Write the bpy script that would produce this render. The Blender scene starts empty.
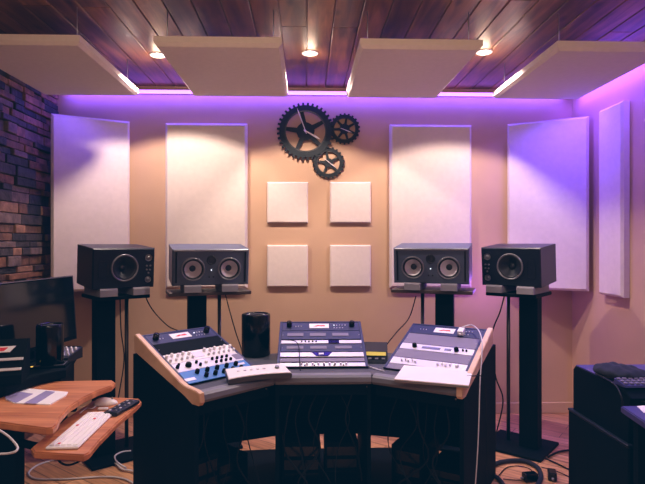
import bpy, bmesh, math, random
from mathutils import Vector, Matrix
R = math.radians
C = bpy.context.scene.collection
F = 540.0; CX = 322.5; CY = 242.0; H = 1.42; YAW = R(1.8)
WY = 4.43; CZ = 2.685; XL = -2.02; XR = 2.22; YB = -1.6

def _ray(px, py):
    a = (px - CX) / F; b = -(py - CY) / F
    return (math.cos(YAW) * a + math.sin(YAW), math.cos(YAW) - math.sin(YAW) * a, b)
def P(px, py, Y):
    r = _ray(px, py); t = Y / r[1]
    return Vector((r[0] * t, Y, H + r[2] * t))
def PX(px, Y): return P(px, CY, Y).x
def PZ(px, py, z):
    r = _ray(px, py); t = (z - H) / r[2]
    return Vector((r[0] * t, r[1] * t, z))

# ------------------------------------------------------------------ materials
def mat(name, col, rough=.6, metal=0., var=.08, scale=6., bump=0., bscale=200., spec=.5, emit=None, estr=0., coat=0.):
    m = bpy.data.materials.new(name); m.use_nodes = True
    nt = m.node_tree; b = nt.nodes['Principled BSDF']
    b.inputs['Roughness'].default_value = rough; b.inputs['Metallic'].default_value = metal
    b.inputs['Specular IOR Level'].default_value = spec; b.inputs['Coat Weight'].default_value = coat
    tc = nt.nodes.new('ShaderNodeTexCoord'); n = nt.nodes.new('ShaderNodeTexNoise')
    n.inputs['Scale'].default_value = scale; n.inputs['Detail'].default_value = 4
    nt.links.new(tc.outputs['Object'], n.inputs['Vector'])
    r = nt.nodes.new('ShaderNodeValToRGB')
    c = Vector(col)
    r.color_ramp.elements[0].position = .3; r.color_ramp.elements[1].position = .7
    r.color_ramp.elements[0].color = (*(c * (1 - var)), 1); r.color_ramp.elements[1].color = (*[min(1, x) for x in c * (1 + var)], 1)
    nt.links.new(n.outputs['Fac'], r.inputs['Fac']); nt.links.new(r.outputs['Color'], b.inputs['Base Color'])
    if bump:
        n2 = nt.nodes.new('ShaderNodeTexNoise'); n2.inputs['Scale'].default_value = bscale
        nt.links.new(tc.outputs['Object'], n2.inputs['Vector'])
        bp = nt.nodes.new('ShaderNodeBump'); bp.inputs['Strength'].default_value = bump; bp.inputs['Distance'].default_value = .004
        nt.links.new(n2.outputs['Fac'], bp.inputs['Height']); nt.links.new(bp.outputs['Normal'], b.inputs['Normal'])
    if emit:
        b.inputs['Emission Color'].default_value = (*emit, 1); b.inputs['Emission Strength'].default_value = estr
    return m

def wood(name, c0, c1, rough=.4, stretch=(12, 1.2, 12), scale=2.5, island=0., knots=False, bump=.15):
    m = bpy.data.materials.new(name); m.use_nodes = True
    nt = m.node_tree; b = nt.nodes['Principled BSDF']; L = nt.links.new
    b.inputs['Roughness'].default_value = rough
    tc = nt.nodes.new('ShaderNodeTexCoord'); mp = nt.nodes.new('ShaderNodeMapping'); mp.inputs['Scale'].default_value = stretch
    geo = nt.nodes.new('ShaderNodeNewGeometry')
    add = nt.nodes.new('ShaderNodeVectorMath'); add.operation = 'ADD'
    mul = nt.nodes.new('ShaderNodeVectorMath'); mul.operation = 'SCALE'; mul.inputs['Scale'].default_value = 37 if island else 0
    cmb = nt.nodes.new('ShaderNodeCombineXYZ')
    for i in range(3): L(geo.outputs['Random Per Island'], cmb.inputs[i])
    L(cmb.outputs[0], mul.inputs[0]); L(tc.outputs['Object'], add.inputs[0]); L(mul.outputs[0], add.inputs[1])
    L(add.outputs[0], mp.inputs['Vector'])
    n = nt.nodes.new('ShaderNodeTexNoise'); n.inputs['Scale'].default_value = scale; n.inputs['Detail'].default_value = 6; n.inputs['Distortion'].default_value = .6
    L(mp.outputs[0], n.inputs['Vector'])
    r = nt.nodes.new('ShaderNodeValToRGB'); r.color_ramp.elements[0].position = .35; r.color_ramp.elements[1].position = .68
    r.color_ramp.elements[0].color = (*c0, 1); r.color_ramp.elements[1].color = (*c1, 1)
    L(n.outputs['Fac'], r.inputs['Fac']); out = r.outputs['Color']
    if island:
        hsv = nt.nodes.new('ShaderNodeHueSaturation'); mr = nt.nodes.new('ShaderNodeMapRange')
        mr.inputs['To Min'].default_value = 1 - island; mr.inputs['To Max'].default_value = 1 + island
        L(geo.outputs['Random Per Island'], mr.inputs['Value']); L(mr.outputs[0], hsv.inputs['Value']); L(out, hsv.inputs['Color']); out = hsv.outputs[0]
    if knots:
        v = nt.nodes.new('ShaderNodeTexVoronoi'); v.inputs['Scale'].default_value = 1.0
        mp2 = nt.nodes.new('ShaderNodeMapping'); mp2.inputs['Scale'].default_value = (5.5, 2.6, 1)
        L(add.outputs[0], mp2.inputs['Vector']); L(mp2.outputs[0], v.inputs['Vector'])
        r2 = nt.nodes.new('ShaderNodeValToRGB'); r2.color_ramp.elements[0].position = .04; r2.color_ramp.elements[1].position = .17
        r2.color_ramp.elements[0].color = (.12, .08, .07, 1); r2.color_ramp.elements[1].color = (1, 1, 1, 1)
        L(v.outputs['Distance'], r2.inputs['Fac'])
        n3 = nt.nodes.new('ShaderNodeTexNoise'); n3.inputs['Scale'].default_value = 2.2; L(add.outputs[0], n3.inputs['Vector'])
        r3 = nt.nodes.new('ShaderNodeValToRGB'); r3.color_ramp.elements[0].position = .35; r3.color_ramp.elements[1].position = .62
        r3.color_ramp.elements[0].color = (.42, .38, .38, 1); r3.color_ramp.elements[1].color = (1, 1, 1, 1); L(n3.outputs['Fac'], r3.inputs['Fac'])
        for rr in (r2, r3):
            mx = nt.nodes.new('ShaderNodeMix'); mx.data_type = 'RGBA'; mx.blend_type = 'MULTIPLY'; mx.inputs[0].default_value = .9
            L(out, mx.inputs[6]); L(rr.outputs['Color'], mx.inputs[7]); out = mx.outputs[2]
    L(out, b.inputs['Base Color'])
    bp = nt.nodes.new('ShaderNodeBump'); bp.inputs['Strength'].default_value = bump; bp.inputs['Distance'].default_value = .003
    L(n.outputs['Fac'], bp.inputs['Height']); L(bp.outputs['Normal'], b.inputs['Normal'])
    return m

def stone_mat():
    m = bpy.data.materials.new('ledgestone'); m.use_nodes = True
    nt = m.node_tree; b = nt.nodes['Principled BSDF']; L = nt.links.new
    b.inputs['Roughness'].default_value = .75
    geo = nt.nodes.new('ShaderNodeNewGeometry'); r = nt.nodes.new('ShaderNodeValToRGB')
    cols = [(.020, .018, .020), (.17, .075, .036), (.050, .036, .032), (.26, .11, .048), (.035, .034, .040), (.36, .18, .09), (.09, .05, .035), (.20, .13, .10)]
    e = r.color_ramp.elements; r.color_ramp.interpolation = 'CONSTANT'
    e[0].position = 0; e[0].color = (*cols[0], 1); e[1].position = 1 / 8; e[1].color = (*cols[1], 1)
    for i in range(2, 8):
        q = e.new(i / 8); q.color = (*cols[i], 1)
    L(geo.outputs['Random Per Island'], r.inputs['Fac'])
    tc = nt.nodes.new('ShaderNodeTexCoord'); n = nt.nodes.new('ShaderNodeTexNoise'); n.inputs['Scale'].default_value = 14; n.inputs['Detail'].default_value = 6
    L(tc.outputs['Object'], n.inputs['Vector'])
    r2 = nt.nodes.new('ShaderNodeValToRGB'); r2.color_ramp.elements[0].position = .3; r2.color_ramp.elements[0].color = (.3, .3, .33, 1); r2.color_ramp.elements[1].position = .7
    r2.color_ramp.elements[1].color = (1, 1, 1, 1)
    L(n.outputs['Fac'], r2.inputs['Fac'])
    mx = nt.nodes.new('ShaderNodeMix'); mx.data_type = 'RGBA'; mx.blend_type = 'MULTIPLY'; mx.inputs[0].default_value = 1
    L(r.outputs['Color'], mx.inputs[6]); L(r2.outputs['Color'], mx.inputs[7]); L(mx.outputs[2], b.inputs['Base Color'])
    bp = nt.nodes.new('ShaderNodeBump'); bp.inputs['Strength'].default_value = .8; bp.inputs['Distance'].default_value = .02
    L(n.outputs['Fac'], bp.inputs['Height']); L(bp.outputs['Normal'], b.inputs['Normal'])
    return m

def floor_shading():
    m = bpy.data.materials.new('floor_planks'); m.use_nodes = True
    nt = m.node_tree; b = nt.nodes['Principled BSDF']; L = nt.links.new
    b.inputs['Roughness'].default_value = .38
    tc = nt.nodes.new('ShaderNodeTexCoord'); mp = nt.nodes.new('ShaderNodeMapping'); mp.inputs['Rotation'].default_value = (0, 0, R(38))
    L(tc.outputs['Object'], mp.inputs['Vector'])
    br = nt.nodes.new('ShaderNodeTexBrick'); br.inputs['Scale'].default_value = 1; br.inputs['Brick Width'].default_value = .62; br.inputs['Row Height'].default_value = .11
    br.inputs['Mortar Size'].default_value = .0025; br.inputs['Color1'].default_value = (.86, .47, .24, 1); br.inputs['Color2'].default_value = (.60, .29, .13, 1)
    br.inputs['Mortar'].default_value = (.1, .045, .02, 1)
    L(mp.outputs[0], br.inputs['Vector'])
    mp2 = nt.nodes.new('ShaderNodeMapping'); mp2.inputs['Scale'].default_value = (2, 22, 1); L(mp.outputs[0], mp2.inputs['Vector'])
    n = nt.nodes.new('ShaderNodeTexNoise'); n.inputs['Scale'].default_value = 2; n.inputs['Detail'].default_value = 5; L(mp2.outputs[0], n.inputs['Vector'])
    r = nt.nodes.new('ShaderNodeValToRGB'); r.color_ramp.elements[0].color = (.6, .55, .5, 1); r.color_ramp.elements[1].color = (1, 1, 1, 1)
    r.color_ramp.elements[0].position = .35; r.color_ramp.elements[1].position = .65; L(n.outputs['Fac'], r.inputs['Fac'])
    mx = nt.nodes.new('ShaderNodeMix'); mx.data_type = 'RGBA'; mx.blend_type = 'MULTIPLY'; mx.inputs[0].default_value = 1
    L(br.outputs['Color'], mx.inputs[6]); L(r.outputs['Color'], mx.inputs[7]); L(mx.outputs[2], b.inputs['Base Color'])
    return m

M = dict(
    wall=mat('tan_plaster', (.55, .35, .225), .8, var=.05, scale=2.5, bump=.25, bscale=160),
    fabric=mat('cream_fabric', (.72, .62, .56), .95, var=.03, scale=30, bump=.3, bscale=700, spec=.15),
    cloudfab=mat('grey_tan_fabric', (.66, .58, .56), .95, var=.03, scale=30, bump=.3, bscale=700, spec=.15),
    stone=stone_mat(), floor=floor_shading(), gap=mat('dark_mortar', (.012, .010, .010), .9),
    ceil=wood('knotty_pine', (.095, .038, .016), (.32, .14, .062), .42, (9, .9, 9), 2.2, .38, True, .3),
    ceilgap=mat('ceiling_gap', (.02, .01, .008), .9),
    black=mat('black_paint', (.001, .003, .006), .7, var=.2, spec=.07),
    blackgloss=mat('black_gloss', (.001, .003, .006), .16, var=.1, spec=.4),
    cabinet=mat('black_cabinet', (.005, .009, .020), .38, var=.15, bump=.05, spec=.35),
    charcoal=mat('charcoal_baffle', (.07, .09, .14), .42, var=.1),
    navy=mat('dark_blue_metal', (.022, .028, .085), .45, metal=.2),
    blank=mat('mauve_grey_panel', (.17, .15, .235), .5),
    rim=mat('grey_rim', (.26, .27, .30), .32, metal=.6),
    cone=mat('woofer_cone', (.018, .022, .032), .35),
    conegrey=mat('grey_cone', (.62, .58, .62), .4),
    rubber=mat('rubber_surround', (.010, .012, .018), .5),
    pad=mat('grey_foam', (.27, .26, .29), .9, bump=.3),
    plate=mat('brown_plate', (.055, .032, .026), .5),
    pole=mat('pole_metal', (.05, .045, .045), .35, metal=.6),
    ledge=mat('grey_laminate', (.06, .064, .09), .5, bump=.15, bscale=400),
    arm=mat('grey_vinyl', (.17, .175, .215), .45),
    maple=wood('maple', (.60, .36, .22), (.80, .55, .38), .45, (3, 3, 3), 2),
    cherry=wood('cherry_laminate', (.44, .145, .055), (.70, .29, .125), .33, (1.5, 14, 1), 2.0),
    silver=mat('brushed_silver', (.72, .71, .76), .38, metal=.35, var=.04),
    white=mat('white_plastic', (.82, .80, .82), .4, var=.03),
    blue=mat('blue_faceplate', (.045, .20, .56), .4),
    red=mat('red_print', (.70, .03, .05), .5),
    amber=mat('amber_led', (.8, .5, .05), .4, emit=(1, .62, .1), estr=1.2),
    led=mat('white_led', (.8, .8, .8), .4, emit=(.8, .9, 1), estr=2),
    screen=mat('screen_glass', (.0035, .006, .009), .09, var=.05, spec=.6),
    display=mat('yellow_display', (.6, .5, .08), .4, emit=(.9, .8, .15), estr=.1),
    gear=mat('dark_iron', (.010, .014, .018), .6, bump=.3, spec=.25),
    pewter=mat('pewter_hand', (.80, .74, .74), .4),
    cable=mat('black_cable', (.006, .006, .009), .6, spec=.2), wcable=mat('white_cable', (.62, .60, .64), .45),
    bluecloth=mat('dark_cloth', (.006, .008, .02), .9, var=.3, bump=.4, bscale=60),
    lav=mat('lavender_print', (.30, .27, .48), .45), paper=mat('paper', (.86, .84, .86), .6, var=.02),
    glow=mat('led_strip_glow', (.8, .5, 1), .5, emit=(.55, .16, 1.0), estr=3.5),
    lamp=mat('lamp_glow', (1, 1, 1), .5, emit=(1, .9, .82), estr=30),
    steel=mat('wire_steel', (.4, .4, .42), .3, metal=.8),
    violet_light_tint=mat('satin_violet_light_tint', (.05, .05, .19), .42),  # violet light on the tops is tinted into this base colour
)

# ------------------------------------------------------------------ mesh builder
class MB:
    def __init__(s): s.bm = bmesh.new()
    def _add(s, tmp, Mx=None, smooth=False):
        if Mx is not None: bmesh.ops.transform(tmp, matrix=Mx, verts=tmp.verts)
        vs = {}
        for v in tmp.verts: vs[v] = s.bm.verts.new(v.co)
        for f in tmp.faces:
            nf = s.bm.faces.new([vs[v] for v in f.verts]); nf.smooth = f.smooth or smooth
        tmp.free(); return s
    def box(s, c, d, bev=0., Mx=None, seg=1):
        t = bmesh.new(); bmesh.ops.create_cube(t, size=1)
        for v in t.verts: v.co = Vector((v.co.x * d[0] + c[0], v.co.y * d[1] + c[1], v.co.z * d[2] + c[2]))
        if bev: bmesh.ops.bevel(t, geom=t.edges[:], offset=min(bev, min(d) * .45), segments=seg, affect='EDGES', profile=.6)
        return s._add(t, Mx)
    def panel(s, w, h, t_, b, Mx=None):
        """bevelled-edge panel: x width, z height (0..h), front towards -y, back at y=0"""
        t = bmesh.new(); rings = []
        for (y, i) in ((0, 0), (-(t_ - b), 0), (-t_, b)):
            rings.append([t.verts.new((x, y, z)) for x, z in ((-w/2+i, i), (w/2-i, i), (w/2-i, h-i), (-w/2+i, h-i))])
        for a, c in zip(rings, rings[1:]):
            for k in range(4): t.faces.new((a[k], a[(k+1) % 4], c[(k+1) % 4], c[k]))
        t.faces.new(rings[0][::-1]); t.faces.new(rings[-1])
        bmesh.ops.recalc_face_normals(t, faces=t.faces)
        return s._add(t, Mx)
    def prism(s, pts, a, b, Mx=None, bev=0.):
        """polygon pts (x,y) extruded z a..b"""
        t = bmesh.new()
        lo = [t.verts.new((p[0], p[1], a)) for p in pts]; hi = [t.verts.new((p[0], p[1], b)) for p in pts]
        n = len(pts)
        for k in range(n): t.faces.new((lo[k], lo[(k+1) % n], hi[(k+1) % n], hi[k]))
        t.faces.new(lo[::-1]); t.faces.new(hi)
        bmesh.ops.recalc_face_normals(t, faces=t.faces)
        if bev: bmesh.ops.bevel(t, geom=[e for e in t.edges if abs(e.verts[0].co.z - e.verts[1].co.z) < 1e-6], offset=bev, segments=2, affect='EDGES')
        return s._add(t, Mx)
    def lathe(s, prof, Mx=None, n=32, smooth=True):
        """profile [(r,z)...] about z; closes when r=0"""
        t = bmesh.new(); rings = []
        for r, z in prof:
            if r < 1e-6: rings.append([t.verts.new((0, 0, z))])
            else: rings.append([t.verts.new((r*math.cos(2*math.pi*k/n), r*math.sin(2*math.pi*k/n), z)) for k in range(n)])
        for a, c in zip(rings, rings[1:]):
            for k in range(n):
                k2 = (k+1) % n
                if len(a) == 1 and len(c) == 1: continue
                if len(a) == 1: t.faces.new((a[0], c[k], c[k2]))
                elif len(c) == 1: t.faces.new((a[k], a[k2], c[0]))
                else: t.faces.new((a[k], a[k2], c[k2], c[k]))
        if len(rings[0]) > 1 and rings[0] is not rings[-1]: pass
        bmesh.ops.recalc_face_normals(t, faces=t.faces)
        return s._add(t, Mx, smooth)
    def cyl(s, p0, p1, r0, r1=None, n=20, smooth=True):
        p0, p1 = Vector(p0), Vector(p1); r1 = r0 if r1 is None else r1
        d = p1 - p0; L = d.length; q = d.to_track_quat('Z', 'Y').to_matrix().to_4x4()
        t = bmesh.new(); c0 = []; c1 = []
        for k in range(n):
            a = 2*math.pi*k/n; c0.append(t.verts.new((r0*math.cos(a), r0*math.sin(a), 0))); c1.append(t.verts.new((r1*math.cos(a), r1*math.sin(a), L)))
        for k in range(n):
            f = t.faces.new((c0[k], c0[(k+1) % n], c1[(k+1) % n], c1[k])); f.smooth = smooth
        t.faces.new(c0[::-1]); t.faces.new(c1)
        return s._add(t, Matrix.Translation(p0) @ q)
    def tube(s, pts, r, n=8, closed=False, sub=6):
        pts = [Vector(p) for p in pts]
        if sub > 1:
            out = []; N = len(pts)
            rng = range(N if closed else N-1)
            g = (lambda i: pts[i % N]) if closed else (lambda i: pts[max(0, min(N-1, i))])
            for i in rng:
                a, b, c, d = g(i-1), g(i), g(i+1), g(i+2)
                for k in range(sub):
                    u = k/sub
                    out.append(.5*((2*b)+(c-a)*u+(2*a-5*b+4*c-d)*u*u+(3*b-a-3*c+d)*u**3))
            if not closed: out.append(pts[-1])
            pts = out
        t = bmesh.new(); rings = []; N = len(pts)
        for i, p in enumerate(pts):
            if closed: d = pts[(i+1) % N] - pts[i-1]
            else: d = pts[min(i+1, N-1)] - pts[max(i-1, 0)]
            if d.length < 1e-9: d = Vector((0, 0, 1))
            q = d.to_track_quat('Z', 'Y')
            rings.append([t.verts.new(p + q @ Vector((r*math.cos(2*math.pi*k/n), r*math.sin(2*math.pi*k/n), 0))) for k in range(n)])
        m = N if closed else N-1
        for i in range(m):
            a, c = rings[i], rings[(i+1) % N]
            # align rings to avoid twist
            off = min(range(n), key=lambda o: (a[0].co - c[o].co).length)
            for k in range(n):
                f = t.faces.new((a[k], a[(k+1) % n], c[(k+1+off) % n], c[(k+off) % n])); f.smooth = True
        if not closed: t.faces.new(rings[0][::-1]); t.faces.new(rings[-1])
        return s._add(t)
    def ring(s, outer, inner, z0, z1, Mx=None):
        """outer / inner lists of (x,y) of equal length -> thick ring"""
        t = bmesh.new(); n = len(outer)
        O0 = [t.verts.new((*p, z0)) for p in outer]; O1 = [t.verts.new((*p, z1)) for p in outer]
        I0 = [t.verts.new((*p, z0)) for p in inner]; I1 = [t.verts.new((*p, z1)) for p in inner]
        for k in range(n):
            j = (k+1) % n
            t.faces.new((O0[k], O0[j], O1[j], O1[k])); t.faces.new((I0[j], I0[k], I1[k], I1[j]))
            t.faces.new((O1[k], O1[j], I1[j], I1[k])); t.faces.new((O0[j], O0[k], I0[k], I0[j]))
        return s._add(t, Mx)
    def build(s, name, m, parent=None, world=False):
        me = bpy.data.meshes.new(name)
        if world and parent is not None:
            bmesh.ops.transform(s.bm, matrix=parent.matrix_basis.inverted(), verts=s.bm.verts)
        s.bm.to_mesh(me); s.bm.free(); me.materials.append(M[m] if isinstance(m, str) else m)
        o = bpy.data.objects.new(name, me); C.objects.link(o)
        if parent is not None: o.parent = parent
        return o

def tag(o, label=None, cat=None, group=None, kind=None):
    if label: o['label'] = label
    if cat: o['category'] = cat
    if group: o['group'] = group
    if kind: o['kind'] = kind
    return o
def thing(name, label, cat, loc=(0, 0, 0), rz=0., group=None):
    o = bpy.data.objects.new(name, None); C.objects.link(o); o.empty_display_size = .1
    o.matrix_basis = Matrix.Translation(loc) @ Matrix.Rotation(rz, 4, 'Z')
    return tag(o, label, cat, group)
def copy_tree(o, parent=None):
    c = o.copy(); C.objects.link(c)
    if parent is not None: c.parent = parent
    for ch in [x for x in bpy.data.objects if x.parent == o]: copy_tree(ch, c)
    return c
def solo(name, mb, m, label, cat, loc=None, group=None, recenter=True):
    """one-mesh thing; origin moved to its base"""
    bm = mb.bm
    if recenter:
        xs = [v.co for v in bm.verts]
        c = Vector(((min(v.x for v in xs)+max(v.x for v in xs))/2, (min(v.y for v in xs)+max(v.y for v in xs))/2, min(v.z for v in xs)))
        bmesh.ops.translate(bm, verts=bm.verts, vec=-c)
    o = mb.build(name, m)
    if recenter: o.location = c
    return tag(o, label, cat, group)
T = Matrix.Translation
RX = lambda a: Matrix.Rotation(a, 4, 'X')
RYm = lambda a: Matrix.Rotation(a, 4, 'Y')
RZ = lambda a: Matrix.Rotation(a, 4, 'Z')

# ------------------------------------------------------------------ room shell
def struct(name, mb, m, parent=None):
    o = mb.build(name, m, parent)
    if parent is None: o['kind'] = 'structure'
    return o
struct('floor', MB().box(((XL+XR)/2, (WY+YB)/2, -.05), (XR-XL+.4, WY-YB+.4, .1)), 'floor')
struct('wall_back', MB().box(((XL+XR)/2, WY+.05, CZ/2), (XR-XL+.4, .1, CZ+.2)), 'wall')
struct('wall_right', MB().box((XR+.05, (WY+YB)/2, CZ/2), (.1, WY-YB, CZ+.2)), 'wall')
struct('wall_front', MB().box(((XL+XR)/2, YB-.05, CZ/2), (XR-XL+.4, .1, CZ+.2)), 'wall')
random.seed(4)
sw = MB().box((XL-.05, (WY+YB)/2, CZ/2), (.1, WY-YB, CZ+.2))
z = .005
while z < CZ:
    h = random.choice((.045, .055, .062, .075)); y = WY - .004 - random.random()*.12
    y1 = WY - .004
    while y1 > .3:
        l = random.uniform(.09, .30); y0 = y1 - l
        d = random.uniform(.012, .042)
        sw.box((XL + d/2 - .002, (y0+y1)/2, z+h/2), (d, l-.005, h-.005), .004)
        y1 = y0
    z += h
struct('wall_left', sw, 'stone')
cb = MB()
x = XL - .1
while x < XR + .05:
    y1 = WY + .02 - random.random()*1.2*0
    ys = [WY+.02, random.uniform(1.2, 3.2), random.uniform(-.8, .6), YB]
    for a, b in zip(ys, ys[1:]):
        cb.box((x+.075, (a+b)/2, CZ+.011), (.146, a-b-.003, .02), .003)
    x += .152
cb.box(((XL+XR)/2, (WY+YB)/2, CZ+.06), (XR-XL+.4, WY-YB+.4, .06))
struct('ceiling', cb, 'ceil')
struct('baseboard_back', MB().box(((XL+XR)/2, WY-.008, .045), (XR-XL, .016, .09), .004), 'wall')
struct('baseboard_right', MB().box((XR-.008, 1.9, .045), (.016, WY*1.1, .09), .004), 'wall')

# ------------------------------------------------------------------ LED strips
st = thing('light_strip', 'violet LED strip running along the top of the back wall above the ceiling panels', 'light strip', (0, WY-.02, CZ-.045))
MB().box((0, 0, -.004), (XR-XL-.1, .012, .026)).build('diffuser', 'glow', st).location.x = (XL+XR)/2
MB().box(((XL+XR)/2, .009, 0), (XR-XL-.1, .012, .034)).build('channel', 'steel', st)

def area(name, loc, rot, sx, sy, col, e, spread=180):
    l = bpy.data.lights.new(name, 'AREA'); l.shape = 'RECTANGLE'; l.size = sx; l.size_y = sy; l.color = col; l.energy = e; l.spread = R(spread)
    o = bpy.data.objects.new(name, l); C.objects.link(o); o.location = loc; o.rotation_euler = rot; return o
VIO = (.10, .05, 1.0)
area('strip_light_back', ((XL+XR)/2, WY-.05, CZ-.06), (R(6), 0, 0), XR-XL-.2, .03, VIO, 21)
area('strip_light_ceiling', ((XL+XR)/2, WY-.10, CZ-.10), (R(180-20), 0, 0), XR-XL-.2, .02, VIO, .3)
area('strip_light_right', (XR-.08, 3.3, CZ-.08), (0, R(-25), 0), .03, 2.0, (.14, .05, 1), 24)
area('strip_light_right_ceiling', (XR-.10, 2.9, CZ-.12), (0, R(180), 0), .03, 2.6, (.10, .06, 1), 2)

def point(name, loc, col, e, r=.05):
    l = bpy.data.lights.new(name, 'POINT'); l.color = col; l.energy = e; l.shadow_soft_size = r
    o = bpy.data.objects.new(name, l); C.objects.link(o); o.location = loc; return o
def spot(name, loc, tgt, col, e, ang, blend=.6, r=.03):
    l = bpy.data.lights.new(name, 'SPOT'); l.color = col; l.energy = e; l.spot_size = R(ang); l.spot_blend = blend; l.shadow_soft_size = r
    o = bpy.data.objects.new(name, l); C.objects.link(o); o.location = loc
    o.rotation_euler = (Vector(tgt)-Vector(loc)).to_track_quat('-Z', 'Y').to_euler(); return o

# ------------------------------------------------------------------ downlights
DL = [(158, 55, 'left'), (310, 53, 'middle'), (484, 52, 'right')]
dl_lab = ['lit recessed ceiling downlight between leftmost hanging panel and its neighbour',
          'lit recessed ceiling downlight above the gear wall clock',
          'lit recessed ceiling downlight beside the rightmost hanging panel']
for (px, py, s), lab in zip(DL, dl_lab):
    p = PZ(px, py, CZ)
    t = thing('downlight', lab, 'ceiling light', (p.x, p.y, CZ), group='recessed downlights')
    MB().lathe([(.030, .0), (.052, -.006), (.056, -.002), (.056, .004)], n=28).build('trim_ring', 'white', t)
    MB().lathe([(0, -.012), (.018, -.010), (.032, -.002), (.034, .004)], n=24).build('bulb', 'lamp', t)
    spot('downlight_lamp', (p.x, p.y, CZ-.03), (p.x, p.y+.12, 0), (1, .79, .69), 80, 124, .2, .03)
    point('downlight_spill', (p.x, p.y, CZ-.05), (1, .70, .50), 1.5, .04)

# ------------------------------------------------------------------ acoustic panels
def panel(name, lab, w, h, t_, bev, loc, rz, m='fabric', rx=0., grp=None):
    o = MB().panel(w, h, t_, bev).build(name, m)
    o.matrix_basis = T(loc) @ RZ(rz) @ RX(rx)
    tag(o, lab, 'acoustic panel', grp); return o
FY = WY - .001
zt = P(0, 121.5, WY-.05).z; zb = P(0, 289, WY-.05).z
for a, b, lab in ((165, 247, 'tall cream acoustic wall panel behind the twin-woofer speaker left of the clock'),
                  (390, 472, 'tall cream acoustic wall panel behind the twin-woofer speaker right of the clock')):
    x0, x1 = PX(a, WY-.05), PX(b, WY-.05)
    panel('wall_panel', lab, x1-x0, zt-zb, .05, .018, ((x0+x1)/2, FY, zb), 0)
sq = [(267, 308, 182, 223, 'upper left'), (330, 371, 182, 223, 'upper right'), (267, 308, 245, 287, 'lower left'), (330, 371, 245, 287, 'lower right')]
for a, b, c, d, s in sq:
    p0, p1 = P(a, d, WY-.03), P(b, c, WY-.03)
    panel('square_wall_panel', f'{s} small square cream acoustic tile of the four below the gear clock', p1.x-p0.x, p1.z-p0.z, .03, .010, ((p0.x+p1.x)/2, FY, p0.z), 0)
def corner(pxa, Ya, pxb, Yb, lab):
    a = Vector((PX(pxa, Ya), Ya, 0)); b = Vector((PX(pxb, Yb), Yb, 0)); d = b-a; ang = math.atan2(d.y, d.x)
    n = Vector((-math.sin(ang), math.cos(ang), 0)) * .05
    c = (a+b)/2 + n
    panel('corner_panel', lab, d.length, zt-zb+.01, .05, .018, (c.x, c.y, zb-.005), ang)
corner(51, 4.10, 130, 4.36, 'tall cream acoustic panel set across the left corner beside the stone wall')
corner(507, 4.36, 589, 4.06, 'tall violet-lit acoustic panel set across the right corner')
# narrow panel on the right wall
panel('narrow_wall_panel', 'narrow tall acoustic panel on the right side wall', .30, zt-zb+.02, .055, .016, (XR-.002, 3.78, zb-.01), R(-90))
# ceiling clouds (frame lying flat, bevelled face down)
clouds = [(-1.84, -1.18, 'leftmost hanging ceiling acoustic panel above the stone wall corner'),
          (PX(193, 3.86), PX(288, 3.86), 'hanging ceiling acoustic panel just left of the clock'),
          (PX(346, 3.86), PX(436, 3.86)+.01, 'hanging ceiling acoustic panel just right of the clock'),
          (PX(493, 3.86), 1.98, 'rightmost hanging ceiling acoustic panel by the right wall')]
ZB = 2.452
for x0, x1, lab in clouds:
    t = thing('ceiling_panel', lab, 'acoustic panel', ((x0+x1)/2, 3.36, ZB), group='hanging ceiling panels')
    w = x1-x0; L = 1.0
    MB().panel(w, L, .05, .018, T((0, L/2, .05)) @ RX(R(90))).build('fabric_board', 'cloudfab', t)
    for sx in (-1, 1):
        for sy in (-1, 1):
            MB().cyl((sx*(w/2-.05), sy*(L/2-.09), .05), (sx*(w/2-.05), sy*(L/2-.09), CZ-ZB), .003, n=8).build('hanging_wire', 'steel', t)

# ------------------------------------------------------------------ gear clock
def gearpts(r, teeth, d, n=4):
    pts = []
    for k in range(teeth):
        a = 2*math.pi*k/teeth; s = 2*math.pi/teeth
        for f, rr in ((0, r-d), (.22, r-d), (.30, r), (.66, r), (.74, r-d)): pts.append((rr*math.cos(a+f*s), rr*math.sin(a+f*s)))
    return pts
ppm = F/WY
gc = P(305.5, 132, WY); ck = thing('wall_clock', 'black clock made of three interlocking iron gears on the back wall', 'clock', (gc.x, WY-.002, gc.z))
def gear(dx, dz, r, teeth, hole, spokes, y, hub):
    base = T((dx, y, dz)) @ RX(R(90))
    pts = gearpts(r, teeth, r*.09)
    inner = [(hole*math.cos(math.atan2(p[1], p[0])), hole*math.sin(math.atan2(p[1], p[0]))) for p in pts]
    g = MB().ring(pts, inner, 0, .014, base).build('gear', 'gear', ck)
    # solid spider: hub + tapered spokes as one outline
    out = []
    for k in range(spokes):
        a = 2*math.pi*k/spokes + .5; s = 2*math.pi/spokes; hw = r*.075
        for (rr, o) in ((hub, -s*.42), (hub*1.02, -hw/hub*1.1), (hole*1.03, -hw*.8/hole), (hole*1.03, hw*.8/hole), (hub*1.02, hw/hub*1.1)):
            out.append((rr*math.cos(a+o), rr*math.sin(a+o)))
    MB().prism(out, .002, .012, base).build('gear_spokes', 'gear', g)
    # rivet ring relief
    MB().ring([(1.01*(hole+r*.03)*math.cos(q/24*math.pi), 1.01*(hole+r*.03)*math.sin(q/24*math.pi)) for q in range(48)],
              [(hole*1.0*math.cos(q/24*math.pi), hole*1.0*math.sin(q/24*math.pi)) for q in range(48)], .013, .018, base).build('inner_rim', 'pole', g)
    return g
gear(0, 0, 28.5/ppm, 36, 19.5/ppm, 5, -.016, 9/ppm)
gear(39/ppm, 3/ppm, 15.5/ppm, 22, 10.5/ppm, 7, -.004, 5/ppm)
gear(23/ppm, -31/ppm, 16/ppm, 22, 11/ppm, 5, -.006, 4.5/ppm)
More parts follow.
